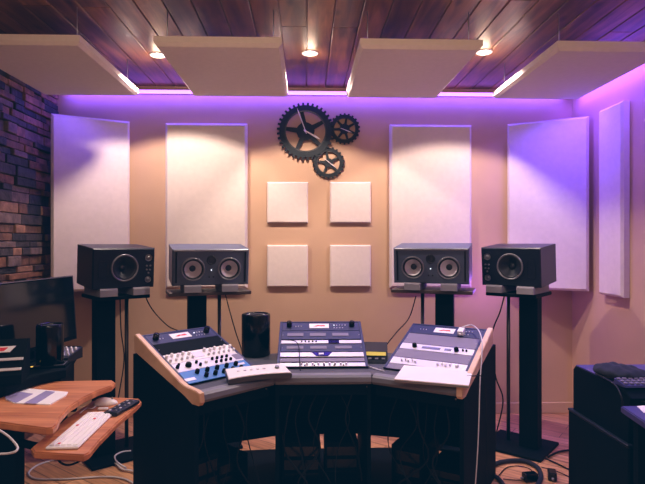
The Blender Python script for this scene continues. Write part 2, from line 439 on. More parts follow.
def hand(x0, z0, x1, z1, w, y=-.038):
    d = Vector((x1-x0, 0, z1-z0)); n = Vector((-d.z, 0, d.x)).normalized()*w
    a = Vector((x0, y, z0)) - d*.12; b = Vector((x0, y, z0)) + d*.75; c = Vector((x1, y, z1))
    t = MB(); pts = [(p.x, p.z) for p in (a-n*.6, b-n*1.3, c, b+n*1.3, a+n*.6)]
    t.prism(pts, 0, .003, T((0, y, 0)) @ RX(R(90))); return t
hand(0, 0, -8.5/ppm, 23/ppm, .004).build('hour_hand', 'pewter', ck)
hand(0, 0, 15/ppm, -8.5/ppm, .006, -.042).build('minute_hand', 'pewter', ck)
hand(36/ppm, 3/ppm, 46/ppm, -1/ppm, .003, -.026).build('small_hand', 'pewter', ck)
hand(20/ppm, -28/ppm, 30/ppm, -36/ppm, .003, -.028).build('small_hand', 'pewter', ck)
MB().lathe([(.0, .018), (.007, .017), (.009, .0)], T((0, -.030, 0)) @ RX(R(90)), 16).build('hub_cap', 'pewter', ck)

# ------------------------------------------------------------------ speakers
def driver(parent, x, z, r, yf, name='woofer', cone='cone', rimm='rim', depth=None):
    """rim as part; cone, surround and dust cap as its sub-parts.  Faces -y, front plane at yf"""
    B = T((x, yf, z)) @ RX(R(90)); depth = depth or r*.42
    w = MB().lathe([(r*.86, .001), (r*.90, .009), (r*.97, .010), (r, .006), (r*1.0, -.001)], B, 40).build(name, rimm, parent)
    MB().lathe([(r*.88, .003), (r*.83, .008), (r*.77, .003), (r*.72, .001)], B, 36).build('surround', 'rubber', w)
    MB().lathe([(r*.73, .001), (r*.5, -depth*.5), (r*.26, -depth)], B, 36).build('cone', cone, w)
    MB().lathe([(r*.28, -depth), (r*.2, -depth*.72), (r*.1, -depth*.6), (0, -depth*.56)], B, 24).build('dust_cap', 'cone', w)
    return w
def holed_front(mb, w, h, y, holes, n=40):
    """front baffle with circular recess openings, via bmesh boolean-free triangulation"""
    t = bmesh.new(); edges = []
    vs = [t.verts.new((a, y, b)) for a, b in ((-w/2, 0), (w/2, 0), (w/2, h), (-w/2, h))]
    edges += [t.edges.new((vs[k], vs[(k+1) % 4])) for k in range(4)]
    for (x, z, r) in holes:
        c = [t.verts.new((x+r*math.cos(2*math.pi*k/n), y, z+r*math.sin(2*math.pi*k/n))) for k in range(n)]
        edges += [t.edges.new((c[k], c[(k+1) % n])) for k in range(n)]
    bmesh.ops.triangle_fill(t, use_beauty=True, use_dissolve=False, edges=edges)
    for f in t.faces[:]:
        c = f.calc_center_median()
        if any((c.x-x)**2+(c.z-z)**2 < (r*.985)**2 for x, z, r in holes): t.faces.remove(f)
    for f in t.faces:
        if f.normal.y > 0: f.normal_flip()
    return mb._add(t)
def cabinet_body(w, h, d, holes, inset=.0):
    """open-fronted bevelled shell with holed front plate recessed slightly; front at y=0, body towards +y"""
    m = MB(); t = bmesh.new(); b = .008
    rings = []
    for y, i in ((0.004, b), (0, b+.002)) : pass
    prof = [(0.0, b), (b, 0), (d-b, 0), (d, b)]
    for y, i in prof: rings.append([t.verts.new((x, y, z)) for x, z in ((-w/2+i, i), (w/2-i, i), (w/2-i, h-i), (-w/2+i, h-i))])
    for a, c in zip(rings, rings[1:]):
        for k in range(4): t.faces.new((a[k], a[(k+1) % 4], c[(k+1) % 4], c[k]))
    t.faces.new(rings[-1])
    bmesh.ops.recalc_face_normals(t, faces=t.faces)
    m._add(t)
    return m
def speaker_outer(name, lab, loc, rz, tilt, mir):
    w, h, d = .40, .262, .34
    t = thing(name, lab, 'speaker', loc, rz); t.matrix_basis = T(loc) @ RZ(rz) @ RX(tilt)
    cabinet_body(w, h, d, ()).build('cabinet', 'cabinet', t)
    r = .089; tx = mir*.158
    b = MB(); holed_front(b, w-.016, h-.016, .0005, [(0, h/2-.008+.004, r*.93), (tx, .19, .026), (tx, .045, .024)]); bf = b.build('baffle', 'cabinet', t); bf.location.z = .008
    driver(t, mir*-.0, h/2+.004, r, 0, depth=.04)
    for zc, rr, nm in ((.198, .029, 'tweeter'), (.053, .027, 'midrange')):
        B = T((tx, 0, zc)) @ RX(R(90))
        tw = MB().lathe([(rr*.8, -.004), (rr*.9, .004), (rr, .002), (rr, -.002)], B, 28).build(nm, 'blackgloss', t)
        MB().lathe([(rr*.82, -.004), (rr*.5, -.009), (rr*.45, -.003), (0, .003)], B, 24).build('dome', 'rim', tw)
    for k, (dx, dz) in enumerate(((-.012, .145), (.012, .145), (-.012, .120), (.010, .118), (0, .097))):
        MB().cyl((tx+dx, -.006, dz), (tx+dx, .001, dz), .0058, n=12).build('control_knob', 'rim', t)
    px_ = -mir*.135
    MB().ring([(px_+.030*math.copysign(abs(math.cos(a))**.5, math.cos(a)), .12+.062*math.copysign(abs(math.sin(a))**.5, math.sin(a))) for a in [q/16*math.pi for q in range(32)]],
              [(px_+.025*math.copysign(abs(math.cos(a))**.5, math.cos(a)), .12+.056*math.copysign(abs(math.sin(a))**.5, math.sin(a))) for a in [q/16*math.pi for q in range(32)]], -.001, .003, RX(R(90))).build('port', 'cabinet', t)
    return t
def speaker_inner(name, lab, loc, rz, tilt):
    w, h, d = .515, .248, .33
    t = thing(name, lab, 'speaker', loc, rz); t.matrix_basis = T(loc) @ RZ(rz) @ RX(tilt)
    cabinet_body(w, h, d, ()).build('cabinet', 'charcoal', t)
    r = .079
    hz = h/2-.012
    b = MB(); holed_front(b, w-.016, h-.016, .0005, [(-.122, hz-.008, r*.93), (.122, hz-.008, r*.93), (0, .165, .029)])
    b.build('baffle', 'charcoal', t).location.z = .008
    for sx in (-1, 1):
        MB().box((sx*(w/2-.026), -.001, h/2), (.010, .006, h-.04), .002).build('side_slot', 'blackgloss', t)
    MB().box((0, -.002, h-.010), (w-.02, .006, .014), .003).build('top_trim', 'rim', t)
    for sx in (-1, 1): driver(t, sx*.122, hz, r, 0, cone='conegrey', rimm='rim', depth=.035)
    B = T((0, 0, .173)) @ RX(R(90))
    tw = MB().lathe([(.024, -.002), (.028, .005), (.032, .003), (.032, -.001)], B, 28).build('tweeter', 'rubber', t)
    MB().lathe([(.025, -.002), (.014, -.004), (0, .006)], B, 24).build('tweeter_dome', 'cone', tw)
    MB().cyl((0, -.003, .105), (0, .001, .105), .004, n=12).build('power_led', 'led', t)
    for dx in (-.014, .014): MB().cyl((dx, -.004, .058), (dx, .001, .058), .006, n=12).build('control_knob', 'rubber', t)
    return t
def stand(name, lab, c, rz, sgn, topz, pw, pd, pm):
    t = thing(name, lab, 'speaker stand', (c[0], c[1], 0), rz)
    MB().box((0, 0, .010), (.42, .40, .02), .004).build('base_plate', 'black', t)
    MB().box((sgn*-.078, 0, .02+(topz-.045)/2), (.125, .095, topz-.045), .004).build('column', 'black', t)
    MB().cyl((sgn*.085, .03, .02), (sgn*.085, .03, topz-.02), .013, n=20).build('pole', 'pole', t)
    MB().box((0, 0, topz-.0125), (pw, pd, .025), .004).build('top_plate', pm, t)
    return t
def pads(c, rz, topz, w, d, h, lab, xo):
    """two wedge isolation pads under a speaker (front lip shows)"""
    for sx, side in ((-1, 'left'), (1, 'right')):
        m = MB(); y0, y1 = -d/2-.02, d/2-.03
        prof = [(y0, -.0), (y1, -.0), (y1, h+.018), (y0+.026, h-.004), (y0+.026, h+.006), (y0+.006, h+.010), (y0, h-.002)]
        m.prism(prof, -.055, .055, Matrix(((0, 0, 1, 0), (1, 0, 0, 0), (0, 1, 0, 0), (0, 0, 0, 1))))
        o = m.build('isolation_pad', 'pad'); o.matrix_basis = T((c[0], c[1], topz)) @ RZ(rz) @ T((sx*xo, 0, 0))
        tag(o, lab.format(side), 'foam pad', 'foam pads under the speakers')

def place_speaker(kind, pxl, Yl, ang, yb, name, lab, slab, plab, mir):
    """front-left (image) bottom corner at pixel column pxl, depth Yl"""
    rz = R(ang); w = .40 if kind == 'o' else .515; d = .34 if kind == 'o' else .33
    left = Vector((PX(pxl, Yl), Yl, 0)); u = Vector((math.cos(rz), math.sin(rz), 0)); v = Vector((-math.sin(rz), math.cos(rz), 0))
    fc = left + u*w/2
    zb_ = H - (yb-CY)/F*fc.y
    tilt = R(4.5 if kind == 'o' else 6.0)
    topz = zb_ - .045
    loc = (fc.x, fc.y, zb_)
    (speaker_outer(name, lab, loc, rz, tilt, mir) if kind == 'o' else speaker_inner(name, lab, loc, rz, tilt))
    return fc, u, v, rz, topz, d
for args in (('o', 92, 3.42, 38, 288, 1, 'black angled speaker with one large woofer, on the far left stand', 'black speaker stand at far left, under the single-woofer speaker', '{} grey foam pad under the far left single-woofer speaker', 1),
             ('i', 172, 3.62, 18, 285, 1, 'charcoal twin-woofer speaker on the stand left of the clock', 'black speaker stand behind the left rack bay, under the twin-woofer speaker', '{} grey foam pad under the left twin-woofer speaker', 1),
             ('i', 394, 3.80, -21, 284, 1, 'charcoal twin-woofer speaker on the stand right of the clock', 'black speaker stand behind the right rack bay, under the twin-woofer speaker', '{} grey foam pad under the right twin-woofer speaker', -1),
             ('o', 482, 3.72, -41, 287, 1, 'black angled speaker with one large woofer, on the far right stand', 'black speaker stand at far right, under the single-woofer speaker', '{} grey foam pad under the far right single-woofer speaker', -1)):
    kind, pxl, Yl, ang, yb, _, lab, slab, plab, mir = args
    fc, u, v, rz, topz, d = place_speaker(kind, pxl, Yl, ang, yb, 'studio_speaker', lab, slab, plab, mir)
    c = fc + v*(d/2 - .01)
    # tilt raises the cabinet's back; pads fill the wedge
    if kind == 'o':
        stand('speaker_stand', slab, c, rz, mir, topz, .34, .34, 'black'); pads(c, rz, topz, .3, d, .042, plab, .105)
    else:
        stand('speaker_stand', slab, c, rz, mir, topz, .56, .30, 'plate'); pads(c, rz, topz, .3, d, .042, plab, .125)

# ------------------------------------------------------------------ studio desk
ZT = .70
A0 = PZ(203, 393, ZT); B0 = PZ(275, 375.5, ZT); B1 = PZ(372, 375.5, ZT); A1 = PZ(457, 387, ZT)
for p in (A0, B0, B1, A1): p.z = 0
B1.y = B0.y = (B0.y+B1.y)/2
desk = thing('studio_desk', 'black three-bay studio desk with maple end cheeks and sloping racks', 'desk', ((B0.x+B1.x)/2, B0.y+.3, 0))
class Bay:
    def __init__(s, a, b):
        s.a = a; s.u = (b-a).normalized(); s.w = (b-a).length; s.v = Vector((-s.u.y, s.u.x, 0)); s.b = b
        s.M = Matrix(((s.u.x, s.v.x, 0, a.x), (s.u.y, s.v.y, 0, a.y), (0, 0, 1, 0), (0, 0, 0, 1)))
        # slope frame: x along u, y up the slope, z normal
        s.th = math.atan2(.185, .45); s.L = .487
        s.S = s.M @ T((0, .15, ZT+.004)) @ RX(s.th)
LB, CB, RB = Bay(A0, B0), Bay(B0, B1), Bay(B1, A1)
V2 = Matrix(((0, 0, 1, 0), (1, 0, 0, 0), (0, 1, 0, 0), (0, 0, 0, 1)))   # prism (v,z) extruded along u
def bay_parts(B, nm):
    w = B.w
    MB().prism([(.02, ZT-.03), (.16, ZT-.03), (.16, ZT), (.02, ZT)], .001, w-.001, B.M @ V2).build('ledge', 'ledge', desk, True)
    # padded front lip
    pr = [(.0, ZT-.012), (.012, ZT-.001), (.032, ZT+.003), (.055, ZT+.001), (.055, ZT-.03), (.03, ZT-.052), (.008, ZT-.050), (-.004, ZT-.035)]
    MB().prism(pr, .002, w-.002, B.M @ V2).build('armrest', 'arm', desk, True)
    # tray behind rack face (closed black box)
    MB().prism([(.16, ZT-.10), (.62, ZT-.10), (.62, ZT+.15), (.60, ZT+.145), (.20, ZT-.03)], .012, w-.012, B.M @ V2).build('rack_tray', 'black', desk, True)
    for x0 in (.0, w-.016):
        MB().box((x0+.008, .2435, .004), (.016, .487, .014), .002, B.S).build('rack_rail', 'navy', desk, True)
    MB().box((w/2, .487+.005, .0), (w, .012, .022), .002, B.S).build('rack_top_rail', 'navy', desk, True)
    # back modesty panel and fascia
    MB().prism([(.60, .17), (.62, .17), (.62, ZT-.11), (.60, ZT-.11)], .0, w, B.M @ V2).build('back_panel', 'black', desk, True)
    MB().prism([(.05, ZT-.12), (.068, ZT-.12), (.068, ZT-.031), (.05, ZT-.031)], .0, w, B.M @ V2).build('front_rail', 'black', desk, True)
for B, nm in ((LB, 'l'), (CB, 'c'), (RB, 'r')): bay_parts(B, nm)
def cheek(B, x0, x1):
    pr = [(-.012, ZT+.004), (-.018, ZT-.040), (-.004, ZT-.056), (.05, ZT-.058), (.12, ZT-.03), (.62, ZT+.115), (.625, ZT+.205), (.61, ZT+.212), (.16, ZT+.03), (.12, ZT+.018), (.02, ZT+.012)]
    MB().prism(pr, x0, x1, B.M @ V2, .003).build('end_cheek', 'maple', desk, True)
def side(B, x0, x1, d=.66):
    pr = [(.03, .0), (d, .0), (d, ZT+.10), (.60, ZT+.10), (.12, ZT-.035), (.03, ZT-.06)]
    MB().prism(pr, x0, x1, B.M @ V2).build('side_panel', 'black', desk, True)
cheek(LB, -.030, 0); side(LB, -.026, -.004, .64)
cheek(RB, RB.w, RB.w+.030); side(RB, RB.w+.004, RB.w+.026, .70)
for B, x0 in ((CB, 0), (CB, CB.w-.02)):
    pr = [(.04, 0), (.60, 0), (.60, ZT+.10), (.15, ZT-.035), (.04, ZT-.05)]
    MB().prism(pr, x0, x0+.02, B.M @ V2).build('divider_panel', 'black', desk, True)
# flat corner tops filling the wedges between bays
def wedge(seam, v1, v2):
    a = seam + v1*.02 + v2*.02; pts = [seam+v1*.02, seam+v1*.60, (seam+v1*.60+seam+v2*.60)/2+(v1+v2)*.02, seam+v2*.60, seam+v2*.02]
    MB().prism([(p.x, p.y) for p in pts], ZT-.03, ZT-.001).build('corner_top', 'ledge', desk, True)
def wedge_back(seam, v1, v2):
    a = seam+v1*.60; b = seam+v2*.60; d = b-a
    MB().box((d.length/2, 0, (.17+ZT-.03)/2), (d.length, .018, ZT-.03-.17), 0, T((a.x, a.y, 0)) @ RZ(math.atan2(d.y, d.x))).build('back_panel', 'black', desk, True)
wedge_back(B0, CB.v, LB.v); wedge_back(B1, CB.v, RB.v)
wedge(B0, CB.v, LB.v); wedge(B1, RB.v, CB.v)
# bolt heads on the front
for B in (LB, CB, RB):
    p = B.M @ Vector((B.w-.02, .045, ZT-.075)); q = B.M @ Vector((B.w-.02, .052, ZT-.075))
    MB().cyl(p, q, .004, n=12).build('bolt', 'rim', desk, True)
solo('floor_shading', MB().prism([(A0.x+.0, A0.y+.10), (A0.x-.40, 3.05), (-.62, 3.66), (B0.x, 3.70), (B1.x, 3.70), (.72, 3.70), (A1.x+.30, 3.25), (A1.x-.01, A1.y+.10), (B1.x, B1.y+.04), (B0.x, B0.y+.04)], .001, .006), 'black', 'added dark sheet standing in for shade on the floor beneath the studio desk', 'shade sheet')  # added dark sheet: stands in for the shade under the desk
# dark cases added to fill the shaded floor under the bays
def under_box(B, x0, x1, v0, v1, z0, z1, lab):
    t = thing('shade_filler_case', lab, 'shade filler', B.M @ Vector(((x0+x1)/2, (v0+v1)/2, 0)))
    Mx = B.M
    MB().prism([(v0, z0), (v1, z0), (v1, z1), (v0, z1)], x0, x1, Mx @ V2).build('case', 'black', t, True)
    for k in range(3):
        zz = z0+(z1-z0)*(.2+.3*k)
        MB().box(((x0+x1)/2, v0-.003, zz), ((x1-x0)*.9, .005, (z1-z0)*.22), .001, Mx).build('module', 'blackgloss', t, True)
under_box(LB, .03, .23, .20, .52, 0, .30, 'tall added black case filling the shade under the left desk bay')
under_box(LB, .25, .46, .24, .52, 0, .22, 'lower added black case filling the shade under the left desk bay')
under_box(CB, .03, .25, .22, .52, 0, .26, 'left added black case filling the shade under the middle desk bay')
under_box(CB, .28, .475, .26, .52, 0, .24, 'right added black case filling the shade under the middle desk bay')
under_box(RB, .02, .20, .22, .52, 0, .26, 'narrow added black case filling the shade under the right desk bay')
under_box(RB, .225, .46, .26, .52, 0, .17, 'wide low added black case filling the shade under the right desk bay')

# --- rack gear -----------------------------------------------------
def unit(B, s0, s1, name, lab, m, cat='audio gear'):
    """rack unit whose faceplate spans s0..s1 up the slope"""
    root = thing(name, lab, cat)
    x0, x1 = .0165, B.w-.0165
    root.matrix_basis = B.S @ T(((x0+x1)/2, (s0+s1)/2, .008))
    W = x1-x0; h = s1-s0-.002
    MB().box((0, 0, 0), (W, h, .005), .0012).build('faceplate', m, root)
    return root, W, h
def knob(root, x, y, r, h, m, nm='knob'):
    o = MB().lathe([(0, h), (r*.8, h), (r*.92, h*.85), (r, .0)], T((x, y, .0025)), 14).build(nm, m, root)
    return o
def label_unit(B, lab, s0=.385, s1=.483, knobs=True):
    root, W, h = unit(B, s0, s1, 'rack_header', lab, 'navy')
    lp = MB().box((-.01, .004, .004), (.125, h*.55, .003), .001).build('name_plate', 'white', root)
    pts = [(-.038, -.006), (-.008, .008), (.002, .004), (.030, .009), (.038, -.005), (.012, -.007), (-.004, -.003), (-.02, -.009)]
    MB().prism([(x-.008, y+.004) for x, y in pts], .0055, .0066).build('logo_mark', 'red', lp)
    for k in range(5): knob(root, .085+k*.018, .012, .0035, .004, 'led' if k == 0 else 'silver', 'button')
    for k in range(4): knob(root, .085+k*.018, -.018, .003, .003, 'silver', 'button')
    for k in range(3): knob(root, -.16+k*.018, 0, .003, .003, 'silver', 'button')
    if knobs:
        for sx in (-1, 1):
            knob(root, sx*(W/2-.045), .006, .018, .034, 'blackgloss', 'clamp_knob')
    return root
def blank(B, s0, s1, lab, m='blank'):
    root, W, h = unit(B, s0, s1, 'blank_panel', lab, m)
    for x in (-W/2+.008, W/2-.008): knob(root, x, 0, .003, .0015, 'steel', 'screw')
# left bay
r_, W, h = unit(LB, .0, .105, 'preamp', 'blue rack preamp with black knobs at the bottom of the left bay', 'blue')
for k in range(5): knob(r_, -.12+k*.062, .022, .012, .020, 'black')
for k in range(5): knob(r_, -.09+k*.056, -.020, .012, .020, 'black')
MB().box((-.185, -.02, .003), (.06, .022, .002)).build('name_plate', 'silver', r_); MB().box((.165, .022, .003), (.05, .016, .002)).build('meter', 'silver', r_)
r_, W, h = unit(LB, .105, .185, 'equalizer', 'silver rack equalizer with black knobs above the blue preamp', 'silver')
knob(r_, -.195, 0, .010, .016, 'black'); knob(r_, -.178, .018, .007, .012, 'black'); knob(r_, -.13, 0, .017, .018, 'black')
knob(r_, -.075, .012, .008, .014, 'black'); knob(r_, -.065, -.014, .008, .014, 'black'); knob(r_, -.02, 0, .009, .012, 'white')
for k in range(4):
    knob(r_, .03+k*.032, .017, .008, .013, 'black'); knob(r_, .036+k*.032, -.016, .008, .013, 'black')
MB().box((.19, 0, .003), (.05, .05, .002)).build('meter', 'blank', r_)
r_, W, h = unit(LB, .185, .275, 'compressor', 'white rack compressor covered in white knobs in the left bay', 'white')
for k in range(13):
    if k in (5, 6): continue
    knob(r_, -.205+k*.034, .022 if k % 2 else .014, .009, .018, 'white'); knob(r_, -.20+k*.034, -.020, .008, .014, 'silver')
MB().box((-.02, .0, .003), (.06, .05, .002)).build('meter', 'silver', r_)
blank(LB, .277, .383, 'dark blank rack panel below the name-plate strip of the left bay', 'black')
label_unit(LB, 'dark rack strip with red-on-white name plate topping the left bay')
# centre bay
def silver_unit(B, s0, s1, lab, kn=(), km='black'):
    r_, W, h = unit(B, s0, s1, 'rack_unit', lab, 'silver')
    for x, y, r, hh in kn: knob(r_, x, y, r, hh, km)
    return r_, W, h
r_, W, h = silver_unit(CB, .005, .040, 'silver rack unit with a row of small knobs lowest in the middle bay', [(-.12+k*.032, 0, .006, .012) for k in range(9)], 'silver')
for k in range(5): knob(r_, -.10+k*.055, -.010, .004, .006, 'black', 'button')
blank(CB, .050, .088, 'mauve blank rack panel above the lowest unit of the middle bay')
r_, W, h = silver_unit(CB, .100, .146, 'silver rack unit with black trapezoid display in the middle bay')
d_ = MB().prism([(-.06, .020), (.06, .020), (.035, -.018), (-.035, -.018)], .002, .006).build('display_bezel', 'blackgloss', r_)
MB().box((-.005, .0, .007), (.03, .014, .002)).build('display', 'white', d_)
blank(CB, .152, .232, 'mauve slatted blank rack panel in the centre of the middle bay', 'navy')
for x in (-.16, -.02, .13):
    MB().box((CB.w/2+x, .192, .012), (.10, .030, .004), .001, CB.S).build('vent_cover', 'blank', desk, True)
r_, W, h = silver_unit(CB, .240, .276, 'silver rack unit with black window and small buttons in the middle bay', [(-.12+k*.022, 0, .005, .006) for k in range(5)])
MB().box((.075, 0, .003), (.065, .036, .003), .001).build('window', 'blackgloss', r_)
blank(CB, .286, .383, 'dark blue slatted rack panel under the name-plate strip of the middle bay', 'navy')
for x in (-.16, -.02, .12):
    MB().box((CB.w/2+x, .335, .012), (.10, .034, .004), .001, CB.S).build('vent_cover', 'blank', desk, True)
label_unit(CB, 'dark rack strip with red-on-white name plate topping the middle bay')
# right bay
blank(RB, .0, .050, 'mauve blank rack panel lowest in the right bay behind the laptop')
r_, W, h = silver_unit(RB, .052, .118, 'silver rack unit with small metal knobs just above the laptop', [(-.15+k*.02, .006 if k % 2 else -.004, .006, .014) for k in range(5)]+[(.06+k*.022, .005 if k % 2 else -.004, .007, .014) for k in range(4)]+[(.165, .004, .010, .014)], 'silver')
blank(RB, .120, .205, 'mauve blank rack panel between the two silver units of the right bay')
r_, W, h = silver_unit(RB, .207, .270, 'silver rack unit with two black knobs near the top of the right bay', [(-.13, .0, .014, .02), (.12, .0, .014, .02), (.155, .006, .006, .01), (.175, .006, .006, .01)])
MB().box((-.03, 0, .003), (.11, .022, .003), .001).build('window', 'rim', r_); MB().box((.07, 0, .003), (.04, .02, .003), .001).build('window', 'rim', r_)
blank(RB, .272, .383, 'tall mauve blank rack panel below the name-plate strip of the right bay')
label_unit(RB, 'dark rack strip with red-on-white name plate topping the right bay', knobs=False)

# --- things on the desk --------------------------------------------
# black cylindrical computer
def can(name, lab, c, r, h, cat):
    t = thing(name, lab, cat, c)
    MB().lathe([(0, 0), (r*.9, 0), (r, .008), (r, h-.012), (r*.97, h-.003), (r*.90, h), (r*.84, h-.004), (r*.80, h-.03), (0, h-.035)], n=40).build('shell', 'blackgloss', t)
    MB().ring([(r*.70*math.cos(a), r*.70*math.sin(a)) for a in [q/16*math.pi for q in range(32)]], [(r*.55*math.cos(a), r*.55*math.sin(a)) for a in [q/16*math.pi for q in range(32)]], h-.034, h-.010).build('vent_ring', 'rim', t)
    return t
p = PZ(256, 355, ZT)
can('desktop_computer', 'glossy black cylindrical computer on the desk between left and middle bays', (p.x, p.y, ZT), .091, .266, 'computer')
# silver wedge controller
def desk_pt(px, py, z=ZT): return PZ(px, py, z)
q = [desk_pt(227, 378), desk_pt(285, 371.5), desk_pt(282, 367), desk_pt(232, 371)]
c0 = desk_pt(257, 379)
t = thing('remote_controller', 'low silver wedge-shaped controller on the ledge by the blue preamp', 'controller', (c0.x, c0.y, ZT+.018), math.atan2(q[1].y-q[0].y, q[1].x-q[0].x)-.03)
t.matrix_basis = t.matrix_basis @ RX(R(14))
arc = []
for k in range(9): a = -1+k/4; arc.append((a*.170, -.062+.016*a*a*-1+.012))
arc += [(a*.160, .062-.010*a*a) for a in (1, .5, 0, -.5, -1)]
MB().prism(arc, 0, .026, None, .002).build('body', 'ledge', t)
MB().prism([(x*.985, y*.94) for x, y in arc], .026, .031, None, .002).build('top_plate', 'white', t)
MB().lathe([(0, .040), (.011, .040), (.013, .031)], T((.11, .006, 0)), 20).build('dial', 'rim', t)
for k in range(5): MB().box((-.10+k*.035, .012, .0325), (.014, .010, .004), .001).build('button', 'silver', t)
# laptop
q = [desk_pt(391, 379, ZT+.02), desk_pt(461, 385, ZT+.02), desk_pt(476, 374, ZT+.02), desk_pt(407, 368, ZT+.02)]
t = thing('laptop', 'closed silver laptop lying on the ledge of the right bay', 'laptop', ((q[0].x+q[2].x)/2, (q[0].y+q[2].y)/2, ZT+.011))
rr = math.atan2(q[1].y-q[0].y, q[1].x-q[0].x); t.matrix_basis = t.matrix_basis @ RZ(rr) @ RX(R(3))
lw = (q[1]-q[0]).length; ld = min(.25, max(.2, (q[3]-q[0]).length))
MB().box((0, 0, .008), (lw*1.06, ld*1.05, .010), .003, seg=2).build('base', 'rim', t)
MB().box((0, 0, .0165), (lw*1.06, ld*1.05, .006), .002, seg=2).build('lid', 'white', t)
# small device with yellow display in right wedge
p = desk_pt(372, 357)
t = thing('meter_box', 'small dark box with yellow display between the middle and right bays', 'audio gear', (PX(373, 3.30), 3.28, ZT-.001), R(-8))
MB().prism([(-.10, 0), (.12, 0), (.12, .09), (-.04, .065)], -.085, .085, V2).build('case', 'cabinet', t)
fr = T((0, -.073, .043)) @ RX(R(46))
MB().box((.0, .012, .003), (.15, .026, .004), .001, fr).build('display', 'display', t)
for k in range(4): MB().box((-.06+k*.04, -.020, .003), (.02, .010, .004), .001, fr).build('button', 'rim', t)
# usb plug on the right bay top
pp = RB.S @ Vector((.345*RB.w/.47, .44, .018))
t = thing('usb_plug', 'white USB charger plug on the top strip of the right bay', 'plug', pp, RB.th*0)
t.matrix_basis = RB.S @ T((.335*RB.w/.47, .42, .0115))
MB().box((0, 0, .016), (.035, .05, .030), .004, seg=2).build('body', 'white', t)
MB().box((0, -.030, .016), (.016, .014, .010), .001).build('prong', 'silver', t)
e0 = RB.S @ Vector((.335*RB.w/.47, .44, .045)); e1 = RB.S @ Vector((.40*RB.w/.47, .46, .05)); e2 = RB.M @ Vector((RB.w+.02, .40, ZT+.17))
e3 = RB.M @ Vector((RB.w+.05, .24, ZT-.04)); e4 = RB.M @ Vector((RB.w+.06, .16, .35)); e5 = RB.M @ Vector((RB.w+.055, .08, .02)); e6 = RB.M @ Vector((RB.w+.09, -.1, .008))
solo('usb_cable', MB().tube([e0, e1, e2, e3, e4, e5, e6], .0035), 'wcable', 'white cable hanging from the USB plug down the right side of the desk', 'cable')
# other loose desk cables
a = CB.S @ Vector((.02, .25, .03)); solo('patch_cable', MB().tube([a, CB.S @ Vector((.10, .235, .03)), CB.S @ Vector((.125, .17, .03)), CB.S @ Vector((.13, .05, .035)), CB.M @ Vector((.135, .10, ZT+.004))], .0025), 'cable', 'thin black cable looping over the left end of the middle bay', 'cable')
a = B1 + Vector((.03, .35, 0)); solo('white_lead', MB().tube([PZ(371, 360, ZT+.006), PZ(366, 364, ZT+.006), PZ(372, 367.5, ZT+.006), PZ(384, 371, ZT+.006)], .003), 'wcable', 'short white cable on the desk beside the laptop', 'cable')
a = RB.M @ Vector((RB.w-.03, .11, ZT+.02)); solo('charger_lead', MB().tube([a, RB.M @ Vector((RB.w+.04, .14, ZT+.03)), RB.M @ Vector((RB.w+.075, .22, ZT-.01)), RB.M @ Vector((RB.w+.06, .34, ZT-.3)), RB.M @ Vector((RB.w+.05, .40, .006))], .0028), 'cable', 'black cable leaving the right end of the laptop', 'cable')

# ------------------------------------------------------------------ cables behind the desk
def cable(name, pts, r, m, lab):
    return solo(name, MB().tube(pts, r), m, lab, 'cable')
cable('speaker_cable', [P(143, 291, 3.72), P(152, 309, 3.74), P(168, 326, 3.72), P(185, 336, 3.65), P(190, 365, 3.7)], .004, 'cable', 'black cable sagging from the far left speaker towards the desk')
cable('speaker_cable', [P(225, 293, 3.95), P(230, 312, 3.95), P(236, 333, 3.9), P(242, 352, 3.85), P(243, 372, 3.85)], .004, 'cable', 'black cable dropping from the left twin-woofer speaker to the desk')
cable('speaker_cable', [P(416, 296, 4.05), P(409, 318, 4.05), P(396, 333, 3.9), P(384, 350, 3.8), P(380, 372, 3.8)], .004, 'cable', 'black cable dropping from the right twin-woofer speaker to the desk')
cable('speaker_cable', [P(505, 293, 3.72), P(500, 312, 3.72), P(493, 330, 3.70), P(492, 352, 3.72), P(496, 378, 3.75), P(503, 400, 3.78), P(497, 430, 3.8), P(491, 446, 3.75)], .005, 'cable', 'black cable hanging from the far right speaker down to the floor')
cable('speaker_cable', [P(120, 296, 3.68), P(121, 330, 3.7), P(124, 360, 3.7), P(118, 400, 3.7), P(112, 440, 3.7)], .004, 'cable', 'black cable hanging down behind the far left stand')
# tangle below the desk: individual cables hanging between the bays
random.seed(9)
for i, (B, n) in enumerate(((LB, 5), (CB, 6), (RB, 6))):
    for k in range(n):
        x = .06 + (B.w-.12)*(k+.5)/n; v = random.uniform(.10, .17)
        pts = [B.M @ Vector((x, v, ZT-.14)), B.M @ Vector((x+random.uniform(-.06, .06), v-.01, .42)), B.M @ Vector((x+random.uniform(-.10, .10), v+.01, .24)),
               B.M @ Vector((min(B.w-.05, max(.05, x+random.uniform(-.14, .14))), v-.05, .07)), B.M @ Vector((min(B.w-.05, max(.05, x+random.uniform(-.1, .1))), v-.01, .008))]
        o = solo('hanging_cable', MB().tube(pts, random.uniform(.003, .006)), 'cable', 'dark cable hanging in the tangle under the %s bay of the desk' % ('left', 'middle', 'right')[i], 'cable', group='cables under the %s desk bay' % ('left', 'middle', 'right')[i])

